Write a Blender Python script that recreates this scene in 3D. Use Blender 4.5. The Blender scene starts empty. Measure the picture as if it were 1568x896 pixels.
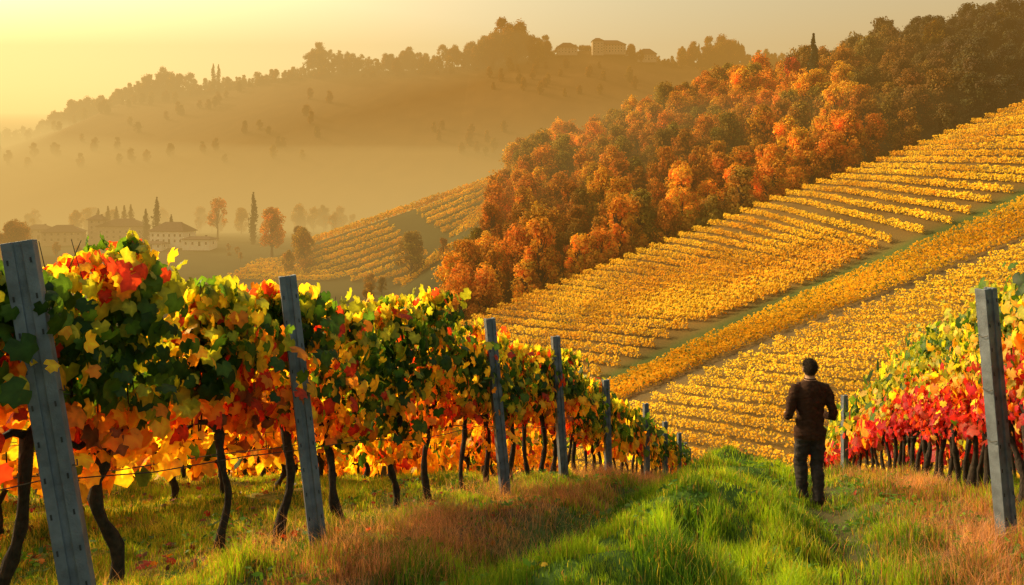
import bpy, math, random
import numpy as np
from mathutils import Vector, Matrix
rng=np.random.default_rng(7); random.seed(7)
scene=bpy.context.scene
scene.view_settings.view_transform='Standard'; scene.view_settings.look='None'; scene.view_settings.exposure=0
COL=scene.collection

# ---------------------------------------------------------------- noise
_T=rng.random((256,256))
def vn(x,y,s=1.0,o=0):
    x=np.asarray(x,float)/s+o*17.3+1000; y=np.asarray(y,float)/s+o*31.7+1000
    xi=np.floor(x).astype(int); yi=np.floor(y).astype(int)
    fx=x-xi; fy=y-yi; fx=fx*fx*(3-2*fx); fy=fy*fy*(3-2*fy)
    a=_T[xi%256,yi%256]; b=_T[(xi+1)%256,yi%256]; c=_T[xi%256,(yi+1)%256]; d=_T[(xi+1)%256,(yi+1)%256]
    return (a*(1-fx)+b*fx)*(1-fy)+(c*(1-fx)+d*fx)*fy
def sst(a,b,x):
    t=np.clip((x-a)/(b-a),0,1); return t*t*(3-2*t)
def smax(a,b,k): return k*np.logaddexp(a/k,b/k)

# ---------------------------------------------------------------- terrain (metres; camera stands at the origin, eye height 1.7)
NY=[-60,0,4.5,6.55,10.1,12.4,16.3,21,44,75,100,130,4000]
NZ=[4,-1.7,-2.48,-2.9,-3.77,-4.45,-5.85,-7.7,-16.2,-28.2,-35,-41,-41]
RX=[-400,-75,-45,-28,-12,10,43,93,123,182,231,300,900]
RZ=[-60,-45,-32,-16,-3,10,20,38,45,63,70,80,100]
R2X=[-2500,-900,-615,-578,-519,-468,-431,-357,-224,-136,-47,10,85,130,181,292,500,1200,2500]
R2Z=[-20,10,40,52,74,93,112,121,138,143,146,158,165,161,154,152,158,165,120]
L1x=np.array([-4.3,-3.6,-2.65,-1.7,-.18,.73,1.9,3.5,6.2,9.8]); L1y=np.array([.6,2.2,4.5,6.55,10.1,12.4,16.3,21,30,44])
R1x=np.array([2.9,4.4,6.2,8.4,11.4]); R1y=np.array([2.2,6.7,12.7,20,30.])
def Gp(x,y): return -36.8+.339*x+.0437*y
def yedge(x): return 200+.3*(x+14)
def l1(x): return 112+.33*(x-15)
def l2(x): return 104.5+.19*(x-18.5)
def ground_h(x,y):
    x=np.asarray(x,float); y=np.asarray(y,float)
    near=np.interp(y,NY,NZ)-.16*np.clip(-x-14,0,80)*sst(5,30,y)
    ye=yedge(x)
    g=Gp(x,y)-12*sst(0,22,y-ye)+1.6*(vn(x,y,34,3)-.5)*sst(80,110,y)
    g=np.where(y>ye+22,-60+0*x,g)
    fl=np.interp(y,[0,330,440,500,560,900],[-42,-39.5,-28,-26.5,-25,-22])+2*(vn(x,y,60,5)-.5)
    R=np.interp(x,RX,RZ); st=ye+16
    base=np.minimum(Gp(x,st)-11,R)
    t=np.clip((y-st)/(368-st),0,1)
    F=np.where(y>st,base+(R-base)*(t**.85),-60.)-np.clip(y-368,0,2000)*.35+3*(vn(x,y,40,6)-.5)
    S=5.9+.33*(x+14)+np.where(y<400,.45*(y-400),-.35*(y-400))+2*(vn(x,y,45,8)-.5)-np.clip(x-40,0,500)*1.0
    R2=np.interp(x,R2X,R2Z)+5*(vn(x,y,70,9)-.5)
    t2=np.clip((y-545)/(900-545),0,1)
    t3=t2**.85
    far=np.where(y<545,-70.,-40+(R2+40)*t3)-np.clip(y-905,0,3000)*.16
    far=np.maximum(far,-60)
    h=smax(near,g,.8); h=smax(h,fl,1.2); h=smax(h,S,1.0); h=np.maximum(h,F); h=smax(h,far,2.0)
    w=(1-sst(14,24,y))
    row=np.interp(y,L1y,L1x); rr=np.interp(y,R1y,R1x)
    u=(x-row)/(rr-row)
    mid=np.exp(-((u-.5)/.2)**2)
    h=h+w*((vn(x,y,.55,1)-.5)*(.14+.20*mid)+(vn(x,y,1.5,2)-.5)*(.2+.34*mid)+(vn(x,y,.2,4)-.5)*.06)
    h=h+w*(.24*np.exp(-((u-.5)/.12)**2)-.14*np.exp(-((u-.74)/.05)**2)-.14*np.exp(-((u-.30)/.05)**2))
    return h
def gh(x,y): return float(ground_h(np.array([x]),np.array([y]))[0])

# ---------------------------------------------------------------- mesh helpers
def np_mesh(name,V,F,cols=None,mats=(),smooth=False,fmat=None,link=True,parent=None):
    V=np.asarray(V,np.float32); F=np.asarray(F,np.int32); k=F.shape[1]; m=F.shape[0]
    me=bpy.data.meshes.new(name)
    me.vertices.add(len(V)); me.vertices.foreach_set('co',V.ravel())
    me.loops.add(m*k); me.loops.foreach_set('vertex_index',F.ravel())
    me.polygons.add(m); me.polygons.foreach_set('loop_start',np.arange(0,m*k,k,dtype=np.int32))
    if smooth: me.polygons.foreach_set('use_smooth',np.ones(m,bool))
    for mt in mats: me.materials.append(mt)
    if fmat is not None: me.polygons.foreach_set('material_index',np.asarray(fmat,np.int32))
    me.update(calc_edges=True)
    if cols is not None:
        a=me.color_attributes.new('Col','FLOAT_COLOR','POINT')
        c=np.ones((len(V),4),np.float32); c[:,:3]=cols; a.data.foreach_set('color',c.ravel())
    if not link: return me
    ob=bpy.data.objects.new(name,me); COL.objects.link(ob)
    if parent: ob.parent=parent
    return ob
def empty(name,loc=(0,0,0)):
    e=bpy.data.objects.new(name,None); COL.objects.link(e); e.location=loc; e.empty_display_size=.2; return e
def obj(name,me,parent=None,loc=(0,0,0)):
    o=bpy.data.objects.new(name,me); COL.objects.link(o); o.location=loc
    if parent: o.parent=parent
    return o
class MB:
    def __init__(s): s.v=[];s.f=[];s.c=[]
    def add(s,V,F,c=(1,1,1)):
        o=len(s.v); s.v+= [tuple(p) for p in V]; s.f+=[tuple(i+o for i in f) for f in F]; s.c+=[tuple(c)]*len(V)
    def box(s,c,d,rz=0,col=(1,1,1)):
        ca,sa=math.cos(rz),math.sin(rz); V=[]
        for sx in(-1,1):
            for sy in(-1,1):
                for sz in(-1,1):
                    x,y=sx*d[0]/2,sy*d[1]/2; V.append((c[0]+x*ca-y*sa,c[1]+x*sa+y*ca,c[2]+sz*d[2]/2))
        s.add(V,[(0,1,3,2),(4,6,7,5),(0,4,5,1),(2,3,7,6),(0,2,6,4),(1,5,7,3)],col)
    def tube(s,P,R,n=7,col=(1,1,1),ell=None,jit=0,cap=True,ref=None):
        P=[Vector(p) for p in P]; V=[];F=[]
        up=Vector(ref) if ref else Vector((0.31,.95,.05))
        for i,p in enumerate(P):
            t=(P[min(i+1,len(P)-1)]-P[max(i-1,0)]).normalized()
            a=up.cross(t); 
            if a.length<1e-3: a=Vector((1,0,0)).cross(t)
            a.normalize(); b=t.cross(a).normalized()
            rx,ry=(R[i],R[i]) if not isinstance(R[i],tuple) else R[i]
            for j in range(n):
                q=2*math.pi*j/n; k=1+random.uniform(-jit,jit)
                V.append(p+a*math.cos(q)*rx*k+b*math.sin(q)*ry*k)
        m=len(P)
        for i in range(m-1):
            for j in range(n): F.append((i*n+j,i*n+(j+1)%n,(i+1)*n+(j+1)%n,(i+1)*n+j))
        if cap: F.append(tuple(range(n))[::-1]); F.append(tuple((m-1)*n+j for j in range(n)))
        s.add(V,F,col)
    def ellipsoid(s,c,r,nu=14,nv=9,col=(1,1,1)):
        V=[(c[0],c[1],c[2]-r[2])];F=[]
        for i in range(1,nv):
            t=math.pi*i/nv
            for j in range(nu):
                q=2*math.pi*j/nu; V.append((c[0]+r[0]*math.sin(t)*math.cos(q),c[1]+r[1]*math.sin(t)*math.sin(q),c[2]-r[2]*math.cos(t)))
        V.append((c[0],c[1],c[2]+r[2]))
        for j in range(nu): F.append((0,1+(j+1)%nu,1+j))
        for i in range(nv-2):
            for j in range(nu): F.append((1+i*nu+j,1+i*nu+(j+1)%nu,1+(i+1)*nu+(j+1)%nu,1+(i+1)*nu+j))
        b=1+(nv-2)*nu; L=len(V)-1
        for j in range(nu): F.append((L,b+j,b+(j+1)%nu))
        s.add(V,F,col)
    def mesh(s,name,mats,smooth=False):
        me=bpy.data.meshes.new(name); me.from_pydata(s.v,[],s.f)
        for m in mats: me.materials.append(m)
        if smooth: me.polygons.foreach_set('use_smooth',np.ones(len(s.f),bool))
        a=me.color_attributes.new('Col','FLOAT_COLOR','POINT')
        c=np.ones((len(s.v),4),np.float32); c[:,:3]=s.c; a.data.foreach_set('color',c.ravel())
        me.update(); return me
    def obj(s,name,mats,parent=None,smooth=False): return obj(name,s.mesh(name,mats,smooth),parent)

# ---------------------------------------------------------------- materials
def newmat(name):
    m=bpy.data.materials.new(name); m.use_nodes=True; nt=m.node_tree; nt.nodes.clear()
    out=nt.nodes.new('ShaderNodeOutputMaterial'); return m,nt,out
def noise(nt,scale,detail=4,coord='Object'):
    tc=nt.nodes.new('ShaderNodeTexCoord'); n=nt.nodes.new('ShaderNodeTexNoise')
    n.inputs['Scale'].default_value=scale; n.inputs['Detail'].default_value=detail
    nt.links.new(tc.outputs[coord],n.inputs['Vector']); return n
def rampv(nt,src,lo,hi,a=.3,b=.7):
    mr=nt.nodes.new('ShaderNodeMapRange'); mr.inputs[1].default_value=a; mr.inputs[2].default_value=b
    mr.inputs[3].default_value=lo; mr.inputs[4].default_value=hi; nt.links.new(src,mr.inputs[0]); return mr.outputs[0]
def mulcol(nt,c,f):
    vm=nt.nodes.new('ShaderNodeVectorMath'); vm.operation='MULTIPLY'; nt.links.new(c,vm.inputs[0]); nt.links.new(f,vm.inputs[1]); return vm.outputs[0]
def colattr(nt):
    a=nt.nodes.new('ShaderNodeAttribute'); a.attribute_name='Col'; return a.outputs['Color']
def leafmat(name,trans=.45,rough=.55,objcol=False,nscale=18,spec=.3,tint=(1,1,1)):
    m,nt,out=newmat(name)
    c=colattr(nt)
    if objcol:
        oi=nt.nodes.new('ShaderNodeObjectInfo'); c=mulcol(nt,c,oi.outputs['Color'])
    nz=noise(nt,nscale,3); f=rampv(nt,nz.outputs['Fac'],.7,1.25); c=mulcol(nt,c,f)
    p=nt.nodes.new('ShaderNodeBsdfPrincipled'); p.inputs['Roughness'].default_value=rough; p.inputs['Specular IOR Level'].default_value=spec
    nt.links.new(c,p.inputs['Base Color'])
    t=nt.nodes.new('ShaderNodeBsdfTranslucent'); tc=nt.nodes.new('ShaderNodeVectorMath'); tc.operation='MULTIPLY'; tc.inputs[1].default_value=tint
    nt.links.new(c,tc.inputs[0]); nt.links.new(tc.outputs[0],t.inputs['Color'])
    mx=nt.nodes.new('ShaderNodeMixShader'); mx.inputs[0].default_value=trans
    nt.links.new(p.outputs[0],mx.inputs[1]); nt.links.new(t.outputs[0],mx.inputs[2]); nt.links.new(mx.outputs[0],out.inputs[0]); return m
def solid(name,col,rough=.8,nscale=12,amt=.25,bump=.0,bscale=60,metal=0,usecol=False,spec=.3,stretch=None):
    m,nt,out=newmat(name); p=nt.nodes.new('ShaderNodeBsdfPrincipled')
    p.inputs['Roughness'].default_value=rough; p.inputs['Metallic'].default_value=metal; p.inputs['Specular IOR Level'].default_value=spec
    if usecol: c=colattr(nt)
    else:
        r=nt.nodes.new('ShaderNodeRGB'); r.outputs[0].default_value=(*col,1); c=r.outputs[0]
    nz=noise(nt,nscale,6); f=rampv(nt,nz.outputs['Fac'],1-amt,1+amt); nt.links.new(mulcol(nt,c,f),p.inputs['Base Color'])
    if bump:
        bn=noise(nt,bscale,5)
        if stretch:
            mp=nt.nodes.new('ShaderNodeMapping'); mp.inputs['Scale'].default_value=stretch
            nt.links.new(bn.inputs['Vector'].links[0].from_socket,mp.inputs[0]); nt.links.new(mp.outputs[0],bn.inputs['Vector'])
        b=nt.nodes.new('ShaderNodeBump'); b.inputs['Strength'].default_value=bump; b.inputs['Distance'].default_value=.02
        nt.links.new(bn.outputs['Fac'],b.inputs['Height']); nt.links.new(b.outputs[0],p.inputs['Normal'])
    nt.links.new(p.outputs[0],out.inputs[0]); return m
M_ground=solid('ground_soil_grass',(1,1,1),.95,6,.35,.5,14,usecol=True,spec=.1)
M_leaf=leafmat('vine_leaf',.60,.5,tint=(1.7,1.45,.55))
M_field=leafmat('vineyard_foliage',.30,.85,nscale=1.5,spec=.05,tint=(1.35,1.15,.7))
M_grass=leafmat('grass_blade',.5,.55,nscale=3,tint=(1.7,1.5,.5))
M_tree=leafmat('tree_foliage',.35,.8,objcol=True,nscale=.4,spec=.1,tint=(1.5,1.15,.6))
M_bark=solid('vine_bark',(.030,.020,.014),.9,25,.5,1.0,70,stretch=(1,1,.25))
M_tbark=solid('tree_bark',(.07,.045,.03),.9,6,.4,.5,20)
M_post=solid('weathered_metal_post',(.12,.14,.18),.6,9,.35,.25,90,metal=.2,spec=.4)
M_dark=solid('post_slot',(.035,.035,.04),.8)
M_wire=solid('wire',(.05,.045,.04),.5,metal=.3)
M_wall=solid('plaster_wall',(.40,.31,.21),.9,.6,.15)
M_white=solid('white_plaster',(.75,.70,.60),.9,.6,.1)
M_roof=solid('terracotta_roof',(.08,.036,.024),.9,1.5,.3,.4,8)
M_glass=solid('window_dark',(.03,.03,.035),.3)

# ---------------------------------------------------------------- ground sheet
def axis(lin,step,mx,g):
    a=[0.0]
    while a[-1]<lin: a.append(a[-1]+step)
    while a[-1]<mx: a.append(a[-1]+max(step,a[-1]*g))
    return np.array(a)
ax=axis(7,.11,3000,.024); xs=np.concatenate([-ax[:0:-1],ax])+1.0
ayp=axis(15,.11,3500,.017); ayn=axis(1,.5,60,.15); ys=np.concatenate([-ayn[:0:-1],ayp])
XX,YY=np.meshgrid(xs,ys); ZZ=ground_h(XX,YY)
nx,ny=len(xs),len(ys); V=np.stack([XX,YY,ZZ],-1).reshape(-1,3)
I=np.arange(nx*ny).reshape(ny,nx); F=np.stack([I[:-1,:-1],I[:-1,1:],I[1:,1:],I[1:,:-1]],-1).reshape(-1,4)
x,y=V[:,0],V[:,1]
def mixc(c,col,w): return c*(1-w[:,None])+np.array(col)*w[:,None]
C=np.tile(np.array([.075,.085,.022]),(len(V),1))
C=mixc(C,(.06,.11,.018),(1-sst(16,26,y)))
row=np.interp(y,L1y,L1x); rr=np.interp(y,R1y,R1x); u=(x-row)/(rr-row)
nearw=1-sst(18,30,y); n1=vn(x,y,.5,11)
C=mixc(C,(.16,.08,.045),nearw*np.clip(np.exp(-((u-.17)/.09)**2)+np.exp(-((u-.93)/.12)**2),0,1)*.8)
C=mixc(C,(.07,.045,.028),nearw*np.exp(-((u-.74)/.05)**2)*.8)
C=mixc(C,(.30,.20,.035),nearw*(x<row-.5)*(.3+.7*n1))
fieldw=((y>60)&(y<yedge(x)+8)&(x>-45)).astype(float)*(Gp(x,y)>-52); C=mixc(C,(.15,.09,.024),fieldw)
tr=fieldw*np.exp(-((y-l2(x)-1)/1.6)**2); C=mixc(C,(.11,.075,.035),tr)
tr=fieldw*np.exp(-((y-l1(x)-5)/4.)**2); C=mixc(C,(.07,.095,.02),tr)
C=mixc(C,(.07,.038,.015),((y>yedge(x)+14)&(y<420)&(x>-12)).astype(float))
C=mixc(C,(.11,.052,.012),sst(545,600,y))
C=mixc(C,(.045,.05,.016),((y>260)&(y<545)&(x<-10)).astype(float))
C*= (.75+.5*vn(x,y,9,12))[:,None]
ground=np_mesh('ground',V,F,C,[M_ground],smooth=True)

# ---------------------------------------------------------------- leaf cards with real outline
def leaf_template():
    ang=[-90,-66,-40,-14,10,33,62,90,118,147,170,194,220,246]
    rad=[.30,.80,.84,1.0,.80,1.0,.80,1.12,.80,1.0,.80,1.0,.84,.80]
    V=[(0,0,.10)]
    for i,(a,r) in enumerate(zip(ang,rad)):
        a=math.radians(a); V.append((r*math.cos(a),r*math.sin(a),-.16*r*r*(1.2 if i%2 else .4)))
    V=np.array(V); n=len(ang); F=np.array([(0,1+i,1+(i+1)%n) for i in range(n)]); return V,F
LT,LF=leaf_template()
def norm(a): return a/np.maximum(np.linalg.norm(a,axis=1,keepdims=True),1e-9)
def scatter(T,TF,P,Nn,Tt,S,cols):
    Nn=norm(Nn); Tt=norm(Tt-(Tt*Nn).sum(1,keepdims=True)*Nn); B=np.cross(Nn,Tt)
    V=P[:,None,:]+S[:,None,None]*(T[None,:,0,None]*B[:,None,:]+T[None,:,1,None]*Tt[:,None,:]+T[None,:,2,None]*Nn[:,None,:])
    n=len(P); k=len(T); F=TF[None]+ (np.arange(n)*k)[:,None,None]
    return V.reshape(-1,3),F.reshape(-1,TF.shape[1]),np.repeat(cols,k,axis=0)
PT=np.array([(0,-.6,0),(.55,-.1,.1),(.25,.5,0),(-.3,.55,.1),(-.55,-.15,0)]); PF=np.array([(0,1,2,3,4)])
PAL={'dg':(.030,.080,.012),'g':(.08,.17,.02),'yg':(.38,.40,.03),'y':(.82,.52,.03),'o':(.72,.26,.02),'r':(.50,.05,.02),'b':(.22,.09,.03),'cr':(.50,.025,.04),'py':(.75,.52,.10)}
KEY=list(PAL); PC=np.array([PAL[k] for k in KEY])
def pick(probs,r):
    P=probs/probs.sum(1,keepdims=True); c=P.cumsum(1); return (r[:,None]>c).sum(1).clip(0,len(KEY)-1)
def pv(**k): return np.array([k.get(q,0) for q in KEY],float)
PROF={
 'L':[(0.0,pv(o=3.4,r=2.2,y=4,b=1,g=.5)),(.20,pv(o=3,y=4.2,r=1.7,yg=1,g=.8,dg=.6)),(.38,pv(y=2.6,o=1.4,yg=1.6,dg=3.2,g=2.0,r=.8)),(.60,pv(dg=5.0,g=2.8,yg=1.6,y=.9,o=.4,r=.4)),(.80,pv(dg=3.6,g=2.8,yg=2.6,y=1.4,r=.8,o=.3)),(1.0,pv(yg=4,y=2.8,g=2.2,dg=.9,o=.5,r=.8))],
 'G':[(0.0,pv(o=2,r=.8,y=5,b=1.5,g=1)),(.5,pv(o=2,y=5,r=.8,yg=1.5,g=1.5,dg=1)),(1.0,pv(y=4,yg=2,dg=2,g=1.5,o=1))],
 'R':[(0.0,pv(cr=5,r=4,b=1)),(.24,pv(cr=5,r=3,o=.8,py=.6)),(.38,pv(py=3,o=1.5,y=1.6,r=1.4,yg=.8,cr=1)),(.55,pv(py=1.5,yg=3,y=1.6,g=1.8)),(.8,pv(yg=3.5,g=3.2,dg=1.6,y=.8)),(1.0,pv(yg=4,g=3,dg=.6,y=1.0))],
}
def prof(name,hf):
    K=PROF[name]; h=np.array([k[0] for k in K]); A=np.array([k[1]/k[1].sum() for k in K])
    return np.stack([np.interp(hf,h,A[:,j]) for j in range(A.shape[1])],1)
def vine_row(name,px,py,y0,y1,per_m,prof_name,top=2.12,bot=.85,leaf=.085,tmpl='leaf',thick=.17,trunks=True,wires=True,xo=0,spacing=.85,column=.25,wiry=.0028):
    E=empty(name)
    seg=np.hypot(np.diff(px),np.diff(py)); s=np.concatenate([[0],seg.cumsum()])
    sa=np.interp(y0,py,s); sb=np.interp(y1,py,s)
    def at(q): return np.interp(q,s,px)+xo, np.interp(q,s,py)
    dx=(px[-1]-px[0]); dy=(py[-1]-py[0]); L=math.hypot(dx,dy); d=np.array([dx/L,dy/L,0]); nrm=np.array([d[1],-d[0],0])
    seed=rng.integers(100)
    n=int((sb-sa)*per_m)
    vines=np.arange(sa,sb,spacing)+rng.normal(0,.06,len(np.arange(sa,sb,spacing)))
    vi=rng.integers(len(vines),size=n); q=vines[vi]+rng.normal(0,column,n)
    vtop=top+rng.normal(0,.11,len(vines)); vbot=bot+rng.normal(0,.12,len(vines))
    tt=vtop[vi]-1.1*np.abs(q-vines[vi])**1.6+.22*(vn(q,q*0,.22,seed)-.5); bb=vbot[vi]+.26*(vn(q,q*0,.3,seed+3)-.5)
    hf=rng.beta(1.15,1.0,n)
    z=bb+(tt-bb)*hf
    th=thick*(.75+.7*np.exp(-((hf-.55)/.35)**2))
    off=rng.normal(0,1,n)*th
    hole=vn(q,z,.25,seed+5)+.5*vn(q,z,.09,seed+6)
    keep=(hole>.50)|(rng.random(n)<.22); q,z,hf,off,vi=q[keep],z[keep],hf[keep],off[keep],vi[keep]
    ns=int((sb-sa)*2.0)
    for k in range(ns):
        qs=rng.uniform(sa,sb); m=9; hh=rng.uniform(.05,.28)
        q=np.concatenate([q,qs+rng.normal(0,.04,m)]); z=np.concatenate([z,top-.20+hh*rng.random(m)]); hf=np.concatenate([hf,np.full(m,1.0)]); off=np.concatenate([off,rng.normal(0,.06,m)]); vi=np.concatenate([vi,np.zeros(m,int)])
    X,Y=at(q); n=len(q); hz=ground_h(X,Y)
    P=np.stack([X+nrm[0]*off,Y+nrm[1]*off,hz+z],1)
    side=np.where(rng.random(n)<.75,np.sign(off),rng.choice([-1,1],n))
    Nn=nrm[None]*side[:,None]+rng.normal(0,.42,(n,3))+np.array([0,0,.25])
    Tt=np.array([0,0,-1.])+rng.normal(0,.45,(n,3))
    pr=prof(prof_name,np.clip(hf+rng.normal(0,.05,n)+.42*(vn(q,z*.5,.45,seed+9)-.5),0,1))
    cn=np.clip((vn(q,z,.20,seed+15)-.5)*1.5+.5,0,1); r=np.clip(cn*.6+rng.random(n)*.4,0.001,.999); r=np.clip((r-.5)*1.25+.5,.001,.999)
    idx=pick(pr+1e-4,r); c=PC[idx]*(.7+.5*rng.random((n,1)))
    S=leaf*(.6+.75*rng.random(n))
    T,TF=(LT,LF) if tmpl=='leaf' else (PT*1.9,PF)
    VV,FF,CC=scatter(T,TF,P,Nn,Tt,S,c)
    if tmpl=='leaf':
        CC=CC.reshape(n,len(T),3); CC[:,0]*=1.25; CC[:,1::2]*=.85; CC=CC.reshape(-1,3)
    np_mesh('leaves',VV,FF,CC,[M_leaf],parent=E)
    if trunks:
        b=MB()
        for vq in vines:
            X0,Y0=at(vq+random.uniform(-.1,.1)); g=gh(X0,Y0)
            H=bot+.12; P=[];R=[]; ph=random.uniform(0,6.28); lean=random.uniform(-.24,.24); lean2=random.uniform(-.08,.08); amp=random.uniform(.03,.10)
            m=13; kr=random.uniform(.75,1.1)
            for i in range(m):
                t=i/(m-1); a=lean*t+amp*math.sin(ph+t*6.2)*math.sin(math.pi*min(1,t*1.1)); cc=lean2*t+.03*math.sin(ph*2+t*6)
                P.append((X0+d[0]*a+nrm[0]*cc,Y0+d[1]*a+nrm[1]*cc,g-.08+(H+.08)*t)); R.append(kr*(.043-.013*t+.018*math.exp(-t*9)+.03*math.exp(-((t-.95)/.10)**2))*random.uniform(.76,1.30))
            b.tube(P,R,8,jit=.16)
            e=P[-1]
            for sgn in(-1,1):
                A=[(e[0],e[1],e[2]-.03)];RR=[.032]
                for i in range(1,5):
                    t=i/4*.42; A.append((e[0]+sgn*d[0]*t,e[1]+sgn*d[1]*t,e[2]+.03*i*.5+random.uniform(-.03,.05)));RR.append(.028-.004*i)
                b.tube(A,RR,6,jit=.15)
            for k in range(3):
                a=random.uniform(-.4,.4); x1=e[0]+d[0]*a;y1=e[1]+d[1]*a; A=[(x1+random.uniform(-.1,.1)*j/4,y1+random.uniform(-.1,.1)*j/4,e[2]+.28*j) for j in range(5)]
                b.tube(A,[.008,.007,.006,.004,.003],4)
        b.obj('trunks',[M_bark],E,True)
    if wires:
        b=MB()
        for hz_ in(.80,1.3,1.75):
            A=[]
            for qq in np.arange(sa,sb,.8):
                X0,Y0=at(qq); A.append((X0,Y0,gh(X0,Y0)+hz_))
            b.tube(A,[wiry]*len(A),4)
            if hz_<1: b.tube([(p[0]+nrm[0]*.3,p[1]+nrm[1]*.3,p[2]+.02) for p in A],[wiry]*len(A),4)
        b.obj('wires',[M_wire],E)
    return E
vine_row('grapevine_row',L1x,L1y,2.4,17,1050,'L',leaf=.068,xo=-.38,top=2.17,bot=.92,spacing=.82,wiry=.004)
vine_row('grapevine_row',L1x,L1y,17,44,260,'L',leaf=.10,tmpl='p',wires=False,top=1.95,xo=-.3)
vine_row('grapevine_row',R1x,R1y,4.9,15,900,'R',leaf=.064,xo=.42,spacing=.42,top=2.3,bot=.80,column=.3)
vine_row('grapevine_row',R1x,R1y,15,30,260,'R',leaf=.10,tmpl='p',xo=.35,wires=False)
for k,(o,pm) in enumerate([(-3.0,260),(-5.7,220),(-8.4,170),(-11.1,120),(-13.8,100),(-16.5,100)]):
    vine_row('grapevine_row',L1x,L1y,3.4,24+4*k,pm,'G',leaf=.085+.01*k,tmpl='p',xo=o,wires=(k==0),top=1.6,bot=.42,spacing=.95)
for k,o in enumerate([3.1,5.8]):
    vine_row('grapevine_row',R1x,R1y,6,30,160,'R',leaf=.11,tmpl='p',xo=o,wires=False,top=1.9)

# ---------------------------------------------------------------- posts
def post(bx,by,h,w=.12,lean=0,rz=.5,sink=.25):
    g=gh(bx,by)
    E=empty('vineyard_post',(bx,by,g))
    b=MB(); d=w*.8; t=w*.16
    prof_=[(-w/2,-d/2),(-w/8,-d/2),(-w/8,-d/2+t*.7),(w/8,-d/2+t*.7),(w/8,-d/2),(w/2,-d/2),(w/2,d/2),(w/4,d/2),(w/4,d/2-t),(w/2-t,d/2-t),(w/2-t,-d/2+t*2),(-w/2+t,-d/2+t*2),(-w/2+t,d/2-t),(-w/4,d/2-t),(-w/4,d/2),(-w/2,d/2)]
    n=len(prof_); V=[(p[0],p[1],-sink) for p in prof_]+[(p[0],p[1],h) for p in prof_]
    F=[(i,(i+1)%n,(i+1)%n+n,i+n) for i in range(n)]+[tuple(range(n,2*n))]
    b.add(V,F)
    o=b.obj('channel',[M_post],E)
    md=o.modifiers.new('bev','BEVEL'); md.width=.004; md.segments=2
    s=MB(); z=.25
    while z<h-.06:
        s.box((-w*.36,-d/2-.001,z),(w*.06,.006,.03)); s.box((w*.36,-d/2-.001,z),(w*.06,.006,.03)); z+=.2
    s.obj('slots',[M_dark],E)
    k=MB(); 
    for z in(.88,1.3,1.75):
        if z<h:
            for sg in(-1,1): k.tube([(sg*(w/2+.010),-d/2,z+.02),(sg*(w/2+.02),0,z),(sg*(w/2+.010),d/2,z+.02)],[.004]*3,5)
    k.obj('wire_clips',[M_wire],E)
    E.rotation_euler=(Matrix.Rotation(lean,4,'Y')@Matrix.Rotation(rz,4,'Z')).to_euler()
    return E
post(-2.36,4.40,2.16,.155,-.17,.35)
post(-1.58,6.50,2.22,.135,-.115,.35)
post(-.08,10.0,2.25,.125,-.09,.35)
post(.80,12.3,2.2,.125,-.06,.35)
post(1.97,16.2,2.15,.13,-.03,.35)
post(3.5,20.6,2.15,.13,-.02,.35)
for yy in(25,30,36,41,46): post(float(np.interp(yy,L1y,L1x))+.1,yy,2.1,.14,0,.35)
post(4.12,6.62,2.15,.13,-.085,.3)
post(8.35,20,2.3,.14,0,.3)
for o,ys_ in((-3.0,(7.5,13)),(-5.7,(10,16))):
    for yy in ys_: post(float(np.interp(yy,L1y,L1x))+o,yy,1.6,.10,-.03,.3)

# ---------------------------------------------------------------- grass
def blades(name,X,Y,H,W,cols,lean=.35):
    n=len(X); Z=ground_h(X,Y)-.01; a=rng.uniform(0,6.283,n); sd=np.stack([np.cos(a),np.sin(a),np.zeros(n)],1)*(W/2)[:,None]
    b=rng.uniform(0,6.283,n); ln=np.stack([np.cos(b),np.sin(b),np.zeros(n)],1)*(H*lean*rng.random(n))[:,None]
    P=np.stack([X,Y,Z],1); up=np.array([0,0,1.])
    v0=P-sd; v1=P+sd; m=P+ln*.35+up*(H*.6)[:,None]; v2=m+sd*.7; v3=m-sd*.7; v4=P+ln*1.2+up*H[:,None]
    V=np.stack([v0,v1,v2,v3,v4],1).reshape(-1,3); i=np.arange(n)*5
    F=np.concatenate([np.stack([i,i+1,i+2],1),np.stack([i,i+2,i+3],1),np.stack([i+3,i+2,i+4],1)])
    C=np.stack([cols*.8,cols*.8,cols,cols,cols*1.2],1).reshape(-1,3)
    return np_mesh(name,V,F,C,[M_grass])
n=340000
Y=4.3+(rng.random(n)**1.25)*11.5; lo=-.72*Y-.3; hi=.72*Y+.3; X=lo+(hi-lo)*rng.random(n)
rowx=np.interp(Y,L1y,L1x); rrx=np.interp(Y,R1y,R1x); u=(X-rowx)/(rrx-rowx)
dry=np.clip(np.exp(-((u-.17)/.09)**2)+np.exp(-((u-.95)/.12)**2),0,1)
rut=np.exp(-((u-.74)/.045)**2)+.6*np.exp(-((u-.30)/.04)**2)
clump=vn(X,Y,.17,20)*.45+vn(X,Y,.42,21)*.35+vn(X,Y,1.1,22)*.2
clump=np.clip((clump-.5)*1.9+.5,0,1.2)
keep=(rng.random(n)<(1-.8*rut))&(rng.random(n)<(1-.5*dry))&(rng.random(n)<.15+1.5*clump)
X,Y,u,dry,clump=X[keep],Y[keep],u[keep],dry[keep],clump[keep]; n=len(X)
H=(.025+.17*clump**1.6)*(.6+.7*rng.random(n)); H*=np.where(u<0,.7,1)
g1=np.array([.05,.13,.012]); g2=np.array([.30,.44,.02]); g3=np.array([.50,.42,.06]); dr=np.array([.36,.16,.08])
t=np.clip((vn(X,Y,.5,23)-.5)*1.6+.45+.3*(clump-.5)+rng.normal(0,.18,n),0,1)[:,None]
c=g1*(1-t)+g2*t
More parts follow.
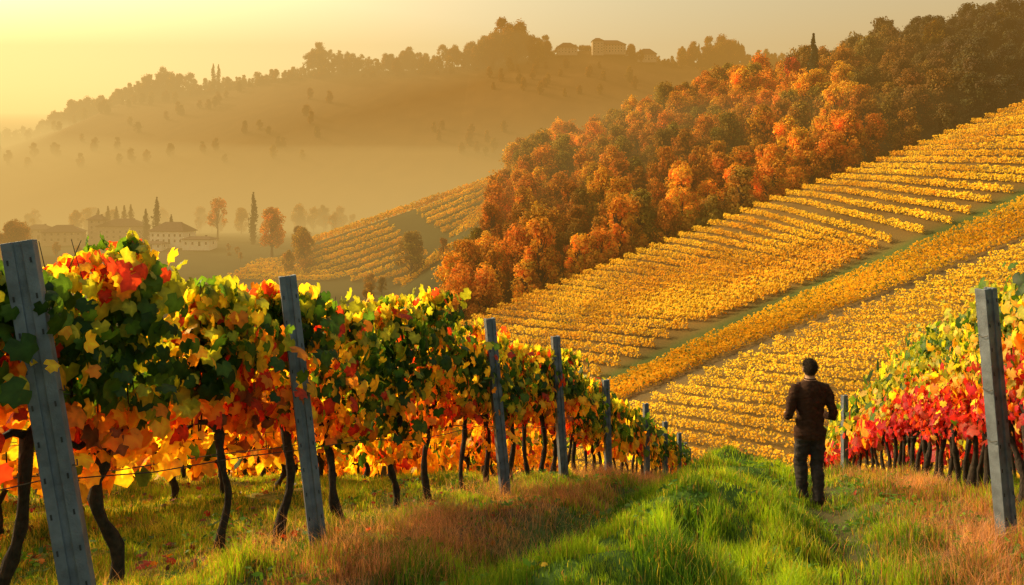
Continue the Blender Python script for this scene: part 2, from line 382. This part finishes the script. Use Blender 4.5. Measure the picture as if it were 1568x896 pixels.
w=(rng.random((n,1))<.06+.22*(vn(X,Y,.7,27)[:,None]>.6)+.35*(u[:,None]<0)); c=np.where(w,g3*(.6+.6*rng.random((n,1))),c)
w=(rng.random((n,1))<dry[:,None]*.7+.04); c=np.where(w,dr*(.6+.8*rng.random((n,1))),c)
blades('grass',X,Y,H,.003+.00065*Y,c,.5)
# broad-leaved weeds between the grass
n=16000; Y=4.6+rng.random(n)**1.2*9; rowx=np.interp(Y,L1y,L1x); rrx=np.interp(Y,R1y,R1x); u=rng.uniform(-.3,1.0,n); X=rowx+(rrx-rowx)*u
keep=vn(X,Y,.35,63)>.60; X,Y=X[keep],Y[keep]; n=len(X)
P=np.stack([X,Y,ground_h(X,Y)+.02+.06*rng.random(n)],1); c=np.array([.10,.22,.02])*(.5+1.0*rng.random((n,1)))
VV,FF,CC=scatter(PT*np.array([.7,1.5,1]),PF,P,np.array([0,0,1.])+rng.normal(0,.5,(n,3)),rng.normal(0,1,(n,3)),.035*(.5+.8*rng.random(n)),c)
np_mesh('weeds',VV,FF,CC,[M_grass])
n=50000
Y=5+rng.random(n)**1.2*12; k=rng.random(n); rowx=np.interp(Y,L1y,L1x); rrx=np.interp(Y,R1y,R1x)
u=np.where(k<.60,rng.normal(.14,.085,n),rng.normal(.92,.07,n)); X=rowx+(rrx-rowx)*u
cl=vn(X,Y,.4,31)*.6+vn(X,Y,1.2,32)*.4; keep=rng.random(n)<np.clip(cl*3.4-1.4,0,1); X,Y,cl=X[keep],Y[keep],cl[keep]; n=len(X)
c=np.array([.48,.23,.14])*(.5+1.0*rng.random((n,1)))+np.array([.12,.08,.02])*rng.random((n,1))
blades('dry_grass',X,Y,(.04+.30*cl)*(.35+.8*rng.random(n)),.0014+.0003*Y,c,1.2)
n=6500; Y=4.5+rng.random(n)*13; lo=-.7*Y; X=lo+1.4*Y*rng.random(n)
cl=vn(X,Y,.6,41); rowx=np.interp(Y,L1y,L1x); keep=rng.random(n)<np.clip(cl*.8-.48+.9*(X<rowx),0,1); X,Y=X[keep],Y[keep]; n=len(X)
P=np.stack([X,Y,ground_h(X,Y)+.02+.03*rng.random(n)],1); c=PC[rng.choice([3,4,5,6,6,5],n)]*(.4+.5*rng.random((n,1)))
Nn=np.array([0,0,1.])+rng.normal(0,.4,(n,3)); VV,FF,CC=scatter(LT,LF,P,Nn,rng.normal(0,1,(n,3)),.034*(.6+.6*rng.random(n)),c)
np_mesh('fallen_leaves',VV,FF,CC,[M_leaf])

# ---------------------------------------------------------------- golden vineyard hillside
def field(name,rows,per_m,size,h0,h1,th,cA,cB,seed):
    Xs=[];Ys=[];D=[]
    for (xa,ya) in rows:
        L=np.hypot(np.diff(xa),np.diff(ya)).sum(); n=int(L*per_m)
        if n<3: continue
        t=rng.random(n)*(len(xa)-1); Xs.append(np.interp(t,np.arange(len(xa)),xa)); Ys.append(np.interp(t,np.arange(len(xa)),ya))
        dx,dy=xa[-1]-xa[0],ya[-1]-ya[0]; l=math.hypot(dx,dy); D.append(np.tile([dy/l,-dx/l,0],(n,1)))
    X=np.concatenate(Xs);Y=np.concatenate(Ys);D=np.concatenate(D); n=len(X)
    gap=vn(X,Y,1.1,seed)*.6+vn(X,Y,.5,seed+4)*.4; keep=rng.random(n)<np.clip(gap*2+.10,0.25,1); X,Y,D=X[keep],Y[keep],D[keep]; n=len(X)
    hh=(h1-h0)*(.75+.5*vn(X,Y,1.1,seed+1)); hf=rng.beta(1.2,.9,n); o=np.clip(rng.normal(0,th,n),-2*th,2*th)
    P=np.stack([X+D[:,0]*o,Y+D[:,1]*o,ground_h(X,Y)+h0+hh*hf],1)
    Nn=D*np.sign(o)[:,None]*.8+rng.normal(0,.25,(n,3))+np.array([0,0,.6])
    t=np.clip(vn(X,Y,14,seed+2)*1.3-.35+.2*(rng.random(n)-.5)+.45*(1-hf),0,1)[:,None]  # lower leaves go darker and rustier: row shade put into the colour
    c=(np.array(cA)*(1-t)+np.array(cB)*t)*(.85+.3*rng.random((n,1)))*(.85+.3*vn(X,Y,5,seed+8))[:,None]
    w=rng.random((n,1))<.05; c=np.where(w,np.array([.20,.20,.03]),c)
    VV,FF,CC=scatter(PT,PF,P,Nn,rng.normal(0,1,(n,3)),size*(.6+.8*rng.random(n)),c)
    return np_mesh(name,VV,FF,CC,[M_field])
rows=[]
x0=-62.
while x0<240:
    q_=min(1,max(0,(x0+12)/80)); k=-.46+.49*q_; yy=np.linspace(100,280,150); xx=x0+k*(yy-225)+.6*(vn(yy,yy*0,40,int(x0)%50)-.5)
    m=(yy>l1(xx)+6+6*vn(xx,yy,12,2))&(yy<yedge(xx)+2)
    if m.sum()>4: rows.append((xx[m],yy[m]))
    x0+=3.8+1.1*q_
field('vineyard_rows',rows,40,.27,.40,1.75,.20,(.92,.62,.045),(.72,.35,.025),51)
rows=[]
for o in np.arange(0,1,.14):
    xx=np.linspace(8,190,160); yy=(l2(xx)+2.6)*(1-o)+(l1(xx)+1.5)*o; rows.append((xx,yy))
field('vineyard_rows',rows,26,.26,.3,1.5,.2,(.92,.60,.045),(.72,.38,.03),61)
rows=[]
x0=-25.
while x0<200:
    yy=np.linspace(48,140,90); xx=x0-.56*(yy-90); m=(yy<l2(xx)-1.5)&(yy>np.where(xx>22,44,64))&(xx>2)
    if m.sum()>4: rows.append((xx[m],yy[m]))
    x0+=2.75
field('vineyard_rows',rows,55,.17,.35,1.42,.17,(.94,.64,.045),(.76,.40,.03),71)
rows=[]
for yy0 in np.arange(318,398,7.5):
    xx=np.linspace(-125,32,140); yy=yy0+.06*(xx+50)+3*np.sin(xx/40)
    gapline=np.abs(xx+32+.55*(yy-350))<6
    ok=(ground_h(xx,yy)>-37.5)&~gapline&(vn(xx,yy,38,7)>.18)
    run=[]
    for i in range(len(xx)):
        if ok[i]: run.append(i)
        if (not ok[i] or i==len(xx)-1):
            if len(run)>4: rows.append((xx[run],yy[run]))
            run=[]
for q in (400.,402.5,405.): rows.append((np.linspace(-105,6,90),np.full(90,q)))
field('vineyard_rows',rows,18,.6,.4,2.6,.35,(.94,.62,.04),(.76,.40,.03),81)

# ---------------------------------------------------------------- trees
def tree_mesh(name,H,R,base,nb,nl,ls,seed,kind='round'):
    r=np.random.default_rng(seed); random.seed(seed)
    b=MB(); cs=[]
    for i in range(nb):
        if kind=='cypress': t=(i+.5)/nb; rr=R*math.sin(math.pi*min(1,t*.93+.10))**.7*(1-.45*t); a=r.uniform(0,6.28); c=np.array([math.cos(a)*rr*.3,math.sin(a)*rr*.3,base+(H-base)*t]); s=rr*.85
        else:
            t=r.uniform(0,1); a=r.uniform(0,6.28); env=math.sin(math.pi*(.12+.80*t))**.8; rr=R*env*math.sqrt(r.uniform(.1,1))*.78
            c=np.array([math.cos(a)*rr,math.sin(a)*rr,base+(H-base)*(.08+.84*t)]); s=R*r.uniform(.20,.38)
        cs.append((c,s))
    top=H*.8 if kind!='cypress' else H*.9
    P=[(math.sin(i*1.3+seed)*.02*H*(i/6),math.cos(i*1.7+seed)*.02*H*(i/6),top*i/6-.5*(i==0)) for i in range(7)]
    b.tube(P,[H*.024*(1-.8*i/6)*(1.5 if i==0 else 1) for i in range(7)],7)
    if kind!='cypress':
        for c,s in cs[:int(nb*.8)]:
            z0=base*.8+(c[2]-base)*.4; b.tube([(0,0,z0),tuple(np.array([c[0]*.45,c[1]*.45,z0+(c[2]-z0)*.6])),tuple(c)],[H*.010,H*.007,H*.003],4)
    tv=np.array(b.v); tf=b.f
    per=nl//nb; VV=[];NN=[];CC=[]
    for c,s in cs:
        d=norm(r.normal(0,1,(per,3))); rad=s*(r.random(per)**.33)*(1+.5*(vn(d[:,0]*3,d[:,1]*3+d[:,2]*3,1,seed)-.5)*2)
        p=c+d*rad[:,None]*np.array([1,1,1.15 if kind!='cypress' else 2.0]); VV.append(p); NN.append(d+r.normal(0,.5,(per,3))+np.array([0,0,.2]))
        v=r.uniform(.7,1.3); CC.append(np.tile(np.array([v,v*r.uniform(.85,1.15),v*.9]),(per,1))*(.75+.5*r.random((per,1))))
    P=np.concatenate(VV); n=len(P)
    V2,F2,C2=scatter(PT,PF,P,np.concatenate(NN),r.normal(0,1,(n,3)),ls*(.6+.8*r.random(n)),np.concatenate(CC))
    me=bpy.data.meshes.new(name); o=len(tv)
    me.from_pydata(np.concatenate([tv,V2]).tolist(),[],list(tf)+(F2+o).tolist())
    me.materials.append(M_tbark); me.materials.append(M_tree)
    mi=np.ones(len(tf)+len(F2),np.int32); mi[:len(tf)]=0; me.polygons.foreach_set('material_index',mi)
    a=me.color_attributes.new('Col','FLOAT_COLOR','POINT'); cc=np.ones((o+len(V2),4),np.float32); cc[o:,:3]=C2; a.data.foreach_set('color',cc.ravel())
    me.update(); return me
TR=[tree_mesh('broadleaf_mesh',18,5.4,2.0,40,4200,.48,100+i) for i in range(5)]
TS=[tree_mesh('sparse_tree_mesh',17,5.0,5.0,18,1100,.55,120+i) for i in range(3)]
CY=[tree_mesh('cypress_mesh',16,1.9,.6,16,1300,.45,140+i,'cypress') for i in range(2)]
BH=[tree_mesh('bush_mesh',6,4.5,.3,16,1100,.5,150+i) for i in range(2)]
random.seed(11)
def put(me,x,y,s,col,name=None,parent=None,sz=1,dz=-.4):
    o=bpy.data.objects.new(name or 'tree',me); COL.objects.link(o); o.location=(x,y,gh(x,y)+dz); o.scale=(s,s,s*sz); o.rotation_euler=(0,0,random.uniform(0,6.28)); o.color=(*col,1)
    if parent: o.parent=parent
    return o
PALT=[(.56,.24,.03),(.60,.29,.03),(.48,.20,.025),(.64,.36,.035),(.34,.20,.035),(.50,.18,.02),(.28,.20,.035),(.58,.27,.03)]
fe=empty('autumn_forest')
for gx in np.arange(-14,330,8.4):
    for gy in np.arange(218,420,9.0):
        x=gx+random.uniform(-3.4,3.4); y=gy+random.uniform(-3.4,3.4)
        if y<yedge(x)+15: continue
        if x<-6+.12*(y-330): continue
        if abs(x)/y>.9: continue
        if y>392: continue
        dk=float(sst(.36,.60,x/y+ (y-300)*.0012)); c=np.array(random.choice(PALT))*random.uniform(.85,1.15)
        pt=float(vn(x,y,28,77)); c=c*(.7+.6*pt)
        c=c*(1-dk)+np.array([.085,.075,.052])*dk*random.uniform(.8,1.2)  # dk: shade on the right and upper trees, put into their colour
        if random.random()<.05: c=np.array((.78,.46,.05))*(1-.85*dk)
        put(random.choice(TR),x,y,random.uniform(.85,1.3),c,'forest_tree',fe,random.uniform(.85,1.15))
for k in range(170):
    x=random.uniform(-14,230); y=yedge(x)+random.uniform(13,22)
    put(random.choice(BH),x,y,random.uniform(.6,1.0),np.array(random.choice(PALT))*.7,'undergrowth',fe)
re=empty('ridge_woodland')
def ridge_tree(x,y,s,c,me=None,sz=None): put(me or random.choice(TR+TS),x,y,s,c,'ridge_tree',re,sz or random.uniform(.9,1.2),dz=-2.0)
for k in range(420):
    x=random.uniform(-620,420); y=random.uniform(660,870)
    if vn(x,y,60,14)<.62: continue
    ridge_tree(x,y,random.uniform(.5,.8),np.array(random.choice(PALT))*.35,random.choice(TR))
def xr(u): return (u-784)*.7377
for (ua,ub,d,s0,s1,sp) in [(-60,90,9,.8,1.2,0),(90,150,7,.8,1.3,0),(150,240,6,.8,1.2,0),(240,300,9,.9,1.3,.4),(300,470,8,.5,.9,0),(480,555,5.5,1.3,1.6,.8),(555,600,7,1.1,1.3,1),(600,675,6,1.0,1.3,0),(675,718,6,1.2,1.6,1),(718,840,5.5,1.4,1.9,0),(965,975,6,.6,.8,0),(1010,1040,7,.4,.7,0),(1040,1140,5,1.0,1.5,.2),(1140,1190,6,.6,1.0,0)]:
    x=xr(ua)
    while x<xr(ub):
        big=1+.3*(float(vn(x,0,22,33))-.5)*2
        for q in range(3):
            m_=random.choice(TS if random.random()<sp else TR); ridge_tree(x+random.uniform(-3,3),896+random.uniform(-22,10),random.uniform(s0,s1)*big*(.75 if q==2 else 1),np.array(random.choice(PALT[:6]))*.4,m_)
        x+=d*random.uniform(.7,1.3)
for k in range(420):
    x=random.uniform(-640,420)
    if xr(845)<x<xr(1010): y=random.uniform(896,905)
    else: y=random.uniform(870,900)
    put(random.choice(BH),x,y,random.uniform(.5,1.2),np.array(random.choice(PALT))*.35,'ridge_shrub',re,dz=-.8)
for u_ in (330,338,1068,1080,1128,1133): put(random.choice(CY),xr(u_),893,random.uniform(1.4,1.9),(.05,.05,.02),'cypress_tree')
put(TR[1],(1214-784)/1220*330,330,1.2,(.45,.07,.03),'red_maple_tree',None,1.2); put(CY[0],(1246-784)/1220*335,335,1.6,(.04,.05,.03),'cypress_tree',None,1.3)
def vt(u_,y_,s,c,me,name,sz=1): put(me,(u_-784)/1220*y_,y_,s,c,name,None,sz)
vt(630,322,1.25,(.30,.20,.04),TR[0],'autumn_tree',.9); vt(416,400,1.5,(.62,.27,.04),TR[2],'autumn_tree',.9); vt(333,470,1.5,(.60,.25,.05),TS[0],'autumn_tree')
vt(388,445,1.5,(.035,.05,.02),CY[0],'cypress_tree',1.25); vt(240,450,1.5,(.035,.05,.02),CY[1],'cypress_tree',1.15); vt(223,452,1.3,(.035,.05,.02),CY[0],'cypress_tree'); vt(262,448,1.1,(.035,.05,.02),CY[1],'cypress_tree')
for u_ in (150,165,178,190,200): vt(u_,490,random.uniform(1.1,1.4),(.10,.08,.03),CY[0],'cypress_tree')
ve=empty('valley_tree_groups')
for u_,y_,k_,w_ in ((500,545,16,60),(180,550,8,70),(12,400,12,24),(-30,390,8,30),(620,500,8,50),(460,380,5,25),(780,300,7,20),(340,540,6,40),(80,540,6,60),(690,300,3,30),(560,310,4,40),(130,415,4,90),(350,410,4,30)):
    for i in range(k_):
        uu=u_+random.uniform(-w_,w_); yy=y_+random.uniform(-18,18); put(random.choice(TR+TS+BH),(uu-784)/1220*yy,yy,(random.uniform(.6,1.15) if y_>350 else random.uniform(.4,.6))*(.40 if y_ in(415,410) else 1),np.array(random.choice(PALT))*.6,'valley_tree',ve)

# ---------------------------------------------------------------- houses
def house(name,x,y,w,d,h,rh,rz,wall,hip=.35,up=0):
    g=gh(x,y)-.6+up; E=empty(name,(x,y,g)); E.rotation_euler=(0,0,rz)
    b=MB(); b.box((0,0,h/2-up/2),(w,d,h+up)); b.obj('walls',[wall],E)
    b=MB(); o=.8; W,D=w/2+o,d/2+o; q=w*hip
    V=[(-W,-D,h),(W,-D,h),(W,D,h),(-W,D,h),(-W,-D,h+.25),(W,-D,h+.25),(W,D,h+.25),(-W,D,h+.25),(-W+q,0,h+rh),(W-q,0,h+rh)]
    b.add(V,[(3,2,1,0),(0,1,5,4),(1,2,6,5),(2,3,7,6),(3,0,4,7),(4,5,9,8),(5,6,9),(6,7,8,9),(7,4,8)]); b.box((w*.2,d*.12,h+rh*.8),(.9,.9,1.8)); b.obj('roof',[M_roof],E)
    b=MB(); f=MB(); nf=max(1,int(h//3))
    nw=max(2,int(w//3.2))
    for k in range(nf):
        for i in range(nw):
            xx=-w/2+w*(i+.5)/nw; zz=1.9+3*k
            if k==0 and i==nw//2: b.box((xx,-d/2-.02,1.6),(1.2,.1,2.4)); continue
            b.box((xx,-d/2-.01,zz),(1.0,.08,1.4)); f.box((xx,-d/2-.05,zz-.78),(1.3,.16,.12))
            b.box((xx,d/2+.01,zz),(1.0,.08,1.4))
        for s in(-1,1): b.box((s*(w/2+.01),0,1.9+3*k),(.08,1.0,1.4))
    b.obj('windows_and_door',[M_glass],E); f.obj('sills',[M_white],E); return E
def hs(u_,y_,*a,**k): return house(a[0],(u_-784)/1220*y_,y_,*a[1:],**k)
hs(190,465,'farmhouse',25,13,8,4.5,.12,M_wall,up=2); hs(150,462,'farmhouse',8,8,12,3,.1,M_wall,.45,up=2)
hs(265,438,'farmhouse',20,12,7.0,5,-.2,M_white,.3,up=2); hs(98,452,'farmhouse',20,12,6,4,.3,M_wall,up=2); hs(306,428,'outbuilding',15,9,3.8,1.6,-.1,M_white,.2,up=2); hs(230,426,'outbuilding',15,8,3.0,1.4,.05,M_white,.2,up=1)
hs(60,470,'farmhouse',14,10,6,3,.1,M_wall,up=2)
hs(932,885,'hilltop_villa',36,14,9,6,.05,M_wall,.25,up=2); hs(915,878,'hilltop_villa',12,10,14,4,.05,M_wall,.4,up=2); hs(868,885,'hilltop_villa',22,12,7,6,.05,M_wall,up=2); hs(990,880,'hilltop_villa',20,12,7,7,0.0,M_wall,up=2)

# ---------------------------------------------------------------- man
def build_man():
    px,py=3.72,9.95; g=gh(px,py)
    M=empty('man',(px,py,g+.01)); M.rotation_euler=(0,0,math.radians(3)); M.scale=(1.02,1.02,1.045)
    m_sw=solid('brown_sweater',(.050,.024,.016),.95,30,.25,.5,160,spec=.1); m_tr=solid('dark_trousers',(.042,.034,.034),.9,20,.3,.4,120,spec=.15)
    m_sk=solid('skin',(.36,.20,.13),.6,20,.08); m_sh=solid('leather_shoe',(.05,.03,.02),.5,20,.3); m_hr=solid('dark_hair',(.045,.023,.013),.6,60,.4,.8,200,stretch=(1,1,.3)); m_eye=solid('eye',(.7,.7,.68),.2); m_ir=solid('iris',(.04,.02,.01),.2)
    b=MB()
    T=[(.80,.172,.128,0),(.86,.178,.132,0),(.95,.174,.130,0),(1.06,.166,.122,0),(1.16,.174,.124,0),(1.27,.192,.128,-.005),(1.36,.200,.124,-.01),(1.42,.182,.110,-.012),(1.465,.125,.090,-.012),(1.50,.078,.076,-.005),(1.525,.064,.068,0)]
    b.tube([(0,t[3],t[0]) for t in T],[(t[1],t[2]) for t in T],28,ref=(0,1,0))
    for s in(-1,1):
        A=[(s*.12,-.01,1.415),(s*.180,-.012,1.395),(s*.222,-.018,1.31),(s*.250,-.03,1.21),(s*.275,-.042,1.11),(s*.280,-.02,1.065),(s*.265,.05,1.055),(s*.230,.13,1.05),(s*.20,.20,1.045)]
        b.tube(A,[.066,.070,.064,.057,.053,.053,.050,.044,.038],16)
        fy=.07 if s<0 else -.05
        Lg=[(s*.085,0,.92),(s*.092,0,.82),(s*.092,fy*.25+.01,.66),(s*.088,fy*.45+.03,.50),(s*.084,fy*.7+.0,.36),(s*.080,fy*.95-.02,.20),(s*.078,fy-.025,.10),(s*.078,fy-.025,.055)]
        b.tube(Lg,[.10,.102,.090,.078,.073,.065,.063,.063],18)
        S_=[(s*.078,fy-.085,.045),(s*.078,fy-.06,.052),(s*.079,fy,.052),(s*.082,fy+.07,.042),(s*.086,fy+.13,.034),(s*.088,fy+.17,.028)]
        b.tube(S_,[(.022,.030),(.040,.045),(.042,.048),(.048,.038),(.044,.030),(.022,.018)],14,ref=(0,0,1))
    b.tube([(0,-.01,1.47),(0,-.005,1.53),(0,.005,1.58)],[.062,.056,.056],16)
    hd=[(1.53,.030,.035,.055),(1.548,.048,.060,.035),(1.575,.062,.082,.018),(1.61,.072,.094,.008),(1.65,.077,.100,.003),(1.69,.076,.098,0),(1.72,.064,.082,-.002),(1.742,.040,.050,-.004),(1.752,.012,.015,-.004)]
    b.tube([(0,q[3],q[0]) for q in hd],[(q[1],q[2]) for q in hd],22,ref=(0,1,0))
    b.ellipsoid((0,.105,1.615),(.012,.018,.022)); b.ellipsoid((0,.098,1.575),(.024,.010,.008)); b.ellipsoid((0,.092,1.668),(.045,.012,.008))
    for s in(-1,1): b.ellipsoid((s*.082,.0,1.625),(.012,.018,.032))
    me=b.mesh('body',[]); o=obj('body_tmp',me)
    r=o.modifiers.new('r','REMESH'); r.mode='VOXEL'; r.voxel_size=.0095
    sm=o.modifiers.new('s','SMOOTH'); sm.iterations=5; sm.factor=.5
    dg=bpy.context.evaluated_depsgraph_get(); ev=o.evaluated_get(dg); nm=bpy.data.meshes.new_from_object(ev); nm.name='body'
    bpy.data.objects.remove(o)
    co=np.empty(len(nm.vertices)*3,np.float32); nm.vertices.foreach_get('co',co); co=co.reshape(-1,3)
    no=np.empty(len(nm.vertices)*3,np.float32); nm.vertices.foreach_get('normal',no); no=no.reshape(-1,3)
    cloth=(co[:,2]<1.47)&(co[:,2]>.09)
    f=(vn(co[:,0]*1+co[:,1]*.4,co[:,2]+co[:,0]*.8,.055,60)-.5)*.026+(vn(co[:,0]+co[:,1],co[:,2]*1.6-co[:,0]*.5,.028,61)-.5)*.010
    low=np.exp(-((co[:,2]-.86)/.05)**2)*.010+np.exp(-((co[:,2]-.13)/.05)**2)*.008
    co+=no*((f+low)*cloth)[:,None]
    nm.vertices.foreach_set('co',co.ravel())
    for m in(m_sw,m_tr,m_sk,m_sh,m_hr): nm.materials.append(m)
    fc=np.empty(len(nm.polygons)*3,np.float32); nm.polygons.foreach_get('center',fc); fc=fc.reshape(-1,3)
    mi=np.where(fc[:,2]<.095,3,np.where(fc[:,2]<.815,1,np.where(fc[:,2]<1.505,0,2)))
    hair=((fc[:,2]>1.560)&(fc[:,1]<.0)&(np.abs(fc[:,0])<.079))|(fc[:,2]>1.705)|((fc[:,2]>1.655)&(fc[:,1]<.05)); mi=np.where(hair,4,mi)
    nm.polygons.foreach_set('material_index',mi.astype(np.int32)); nm.polygons.foreach_set('use_smooth',np.ones(len(mi),bool)); nm.update()
    obj('body',nm,M)
    c=MB(); c.tube([(0.065*math.cos(a),-.004+.068*math.sin(a),1.515) for a in np.linspace(0,2*math.pi,25)],[.011]*25,8,cap=False); c.obj('collar',[m_sw],M,True)
    n=6000; d=norm(rng.normal(0,1,(n*2,3))); d=d[((d[:,1]<.0)&(d[:,2]>-.95))|(d[:,2]>.42)|((d[:,1]<.45)&(d[:,2]>.05))][:n]; n=len(d)
    P=np.array([0,-.004,1.664])+d*np.array([.075,.096,.090]); P[:,2]=np.maximum(P[:,2],1.574); sc=np.where(P[:,2]<1.62,.94,1)[:,None]; P[:,:2]*=sc
    t=norm(d*.30+np.array([0,-.12,-.5])+rng.normal(0,.30,(n,3)))*.022; sd=norm(np.cross(d,t))*.0016
    V=np.stack([P-sd,P+sd,P+t+d*.010],1).reshape(-1,3); np_mesh('hair_strands',V,np.arange(n*3).reshape(-1,3),np.full((n*3,3),.5),[m_hr],parent=M)
    e=MB(); ir=MB()
    for s in(-1,1): e.ellipsoid((s*.030,.088,1.645),(.012,.011,.009),10,7); ir.ellipsoid((s*.030,.097,1.645),(.005,.004,.005),8,6)
    e.obj('eyes',[m_eye],M,True); ir.obj('irises',[m_ir],M,True)
    for s in(-1,1):
        hb=MB(); w=Vector((s*.20,.20,1.045)); f=Vector((-s*.35,.90,-.05)).normalized(); sd_=Vector((0,0,1)); inn=Vector((-s,-.3,0)).normalized()
        pc=[w-f*.03,w+f*.02,w+f*.06,w+f*.095]; hb.tube([tuple(p) for p in pc],[(.026,.022),(.020,.034),(.018,.042),(.015,.040)],14,ref=tuple(inn))
        for i,(o_,L) in enumerate(((.030,.070),(.010,.078),(-.010,.073),(-.029,.058))):
            p0=w+f*.085+sd_*o_; p1=p0+f*L*.42+inn*.006; p2=p1+f*L*.22+inn*L*.30; p3=p2+inn*L*.30-f*L*.05
            hb.tube([tuple(p) for p in(p0,p1,p2,p3)],[.0095,.009,.0082,.007],8)
        p0=w+f*.025+sd_*.028; hb.tube([tuple(p) for p in(p0,p0+f*.03+sd_*.022+inn*.012,p0+f*.06+sd_*.026+inn*.03)],[.013,.0105,.008],8)
        hm=hb.mesh('hand',[m_sk],True); ho=obj('hand_l' if s<0 else 'hand_r',hm,M); rr_=ho.modifiers.new('r','REMESH'); rr_.mode='VOXEL'; rr_.voxel_size=.0035; rr_.use_smooth_shade=True
build_man()

# ---------------------------------------------------------------- light, sky, air
AZ,EL=math.radians(-58),math.radians(28)
S=Vector((math.sin(AZ)*math.cos(EL),math.cos(AZ)*math.cos(EL),math.sin(EL)))
sl=bpy.data.lights.new('sun','SUN'); sl.energy=5; sl.angle=math.radians(.6); sl.color=(1,.80,.44)
so=bpy.data.objects.new('sun',sl); COL.objects.link(so); so.rotation_euler=(-S).to_track_quat('-Z','Y').to_euler(); so.location=S*50
w=bpy.data.worlds.new('World'); scene.world=w; w.use_nodes=True; nt=w.node_tree; nt.nodes.clear()
sky=nt.nodes.new('ShaderNodeTexSky'); sky.sky_type='NISHITA'; sky.sun_disc=False; sky.sun_elevation=EL; sky.sun_rotation=AZ%(2*math.pi)
sky.dust_density=5; sky.air_density=1.2; sky.ozone_density=.4
vm=nt.nodes.new('ShaderNodeVectorMath'); vm.operation='MULTIPLY'; vm.inputs[1].default_value=(2.05,1.80,1.10)
bg=nt.nodes.new('ShaderNodeBackground'); bg.inputs[1].default_value=.15; wo=nt.nodes.new('ShaderNodeOutputWorld')
nt.links.new(sky.outputs[0],vm.inputs[0]); nt.links.new(vm.outputs[0],bg.inputs[0]); nt.links.new(bg.outputs[0],wo.inputs[0])
# air: absorbing fog volumes; added emission makes them glow in place of scattered sunlight
def fogmat(name,absb,L):
    m,nt,out=newmat(name)
    v=nt.nodes.new('ShaderNodeVolumeAbsorption'); v.inputs['Color'].default_value=(0,0,0,1); v.inputs['Density'].default_value=absb
    e=nt.nodes.new('ShaderNodeEmission'); e.inputs[0].default_value=(*L,1); e.inputs[1].default_value=absb
    a=nt.nodes.new('ShaderNodeAddShader'); nt.links.new(v.outputs[0],a.inputs[0]); nt.links.new(e.outputs[0],a.inputs[1]); nt.links.new(a.outputs[0],out.inputs['Volume']); return m
def prism(name,A,B,m):
    b=MB(); n=len(A); b.add(list(A)+list(B),[tuple(range(n))[::-1],tuple(range(n,2*n))]+[(i,(i+1)%n,(i+1)%n+n,i+n) for i in range(n)]); return b.obj(name,[m])
def fog(name,prof,x0,x1,absb,L): return prism(name,[(x0,p[0],p[1]) for p in prof],[(x1,p[0],p[1]) for p in prof],fogmat(name,absb,L))
def rect(y0,y1,z0,z1): return [(y0,z0),(y1,z0),(y1,z1),(y0,z1)]
fog('haze',rect(160,960,-90,182),-1400,1400,.0012,(.64,.31,.055))
ML=(.98,.66,.20)
fog('valley_mist',rect(262,955,-89,36),-1395,1395,.0009,ML)
fog('valley_mist',[(300,-88),(950,-88),(950,94),(640,28),(300,-36)],-1390,1390,.0013,ML)
fog('fog_bank',[(475,-86),(940,-86),(940,98),(668,40),(485,-30)],-1380,1380,.0062,(1.0,.76,.28))
pl=[(150,958),(-1370,958),(-1370,-80)]
prism('glowing_haze',[(a,b_,-85) for a,b_ in pl],[(a,b_,180) for a,b_ in pl],fogmat('glowing_haze',.0019,(1.15,.95,.38)))  # extra wedge of self-glowing haze, added to brighten the left side

cam=bpy.data.cameras.new('camera'); cam.lens=28; cam.sensor_width=36; cam.shift_y=-.0944; cam.clip_end=8000; cam.clip_start=.05
co=bpy.data.objects.new('camera',cam); COL.objects.link(co); co.rotation_euler=(math.radians(90),0,0); scene.camera=co
print('objects',len(bpy.data.objects))
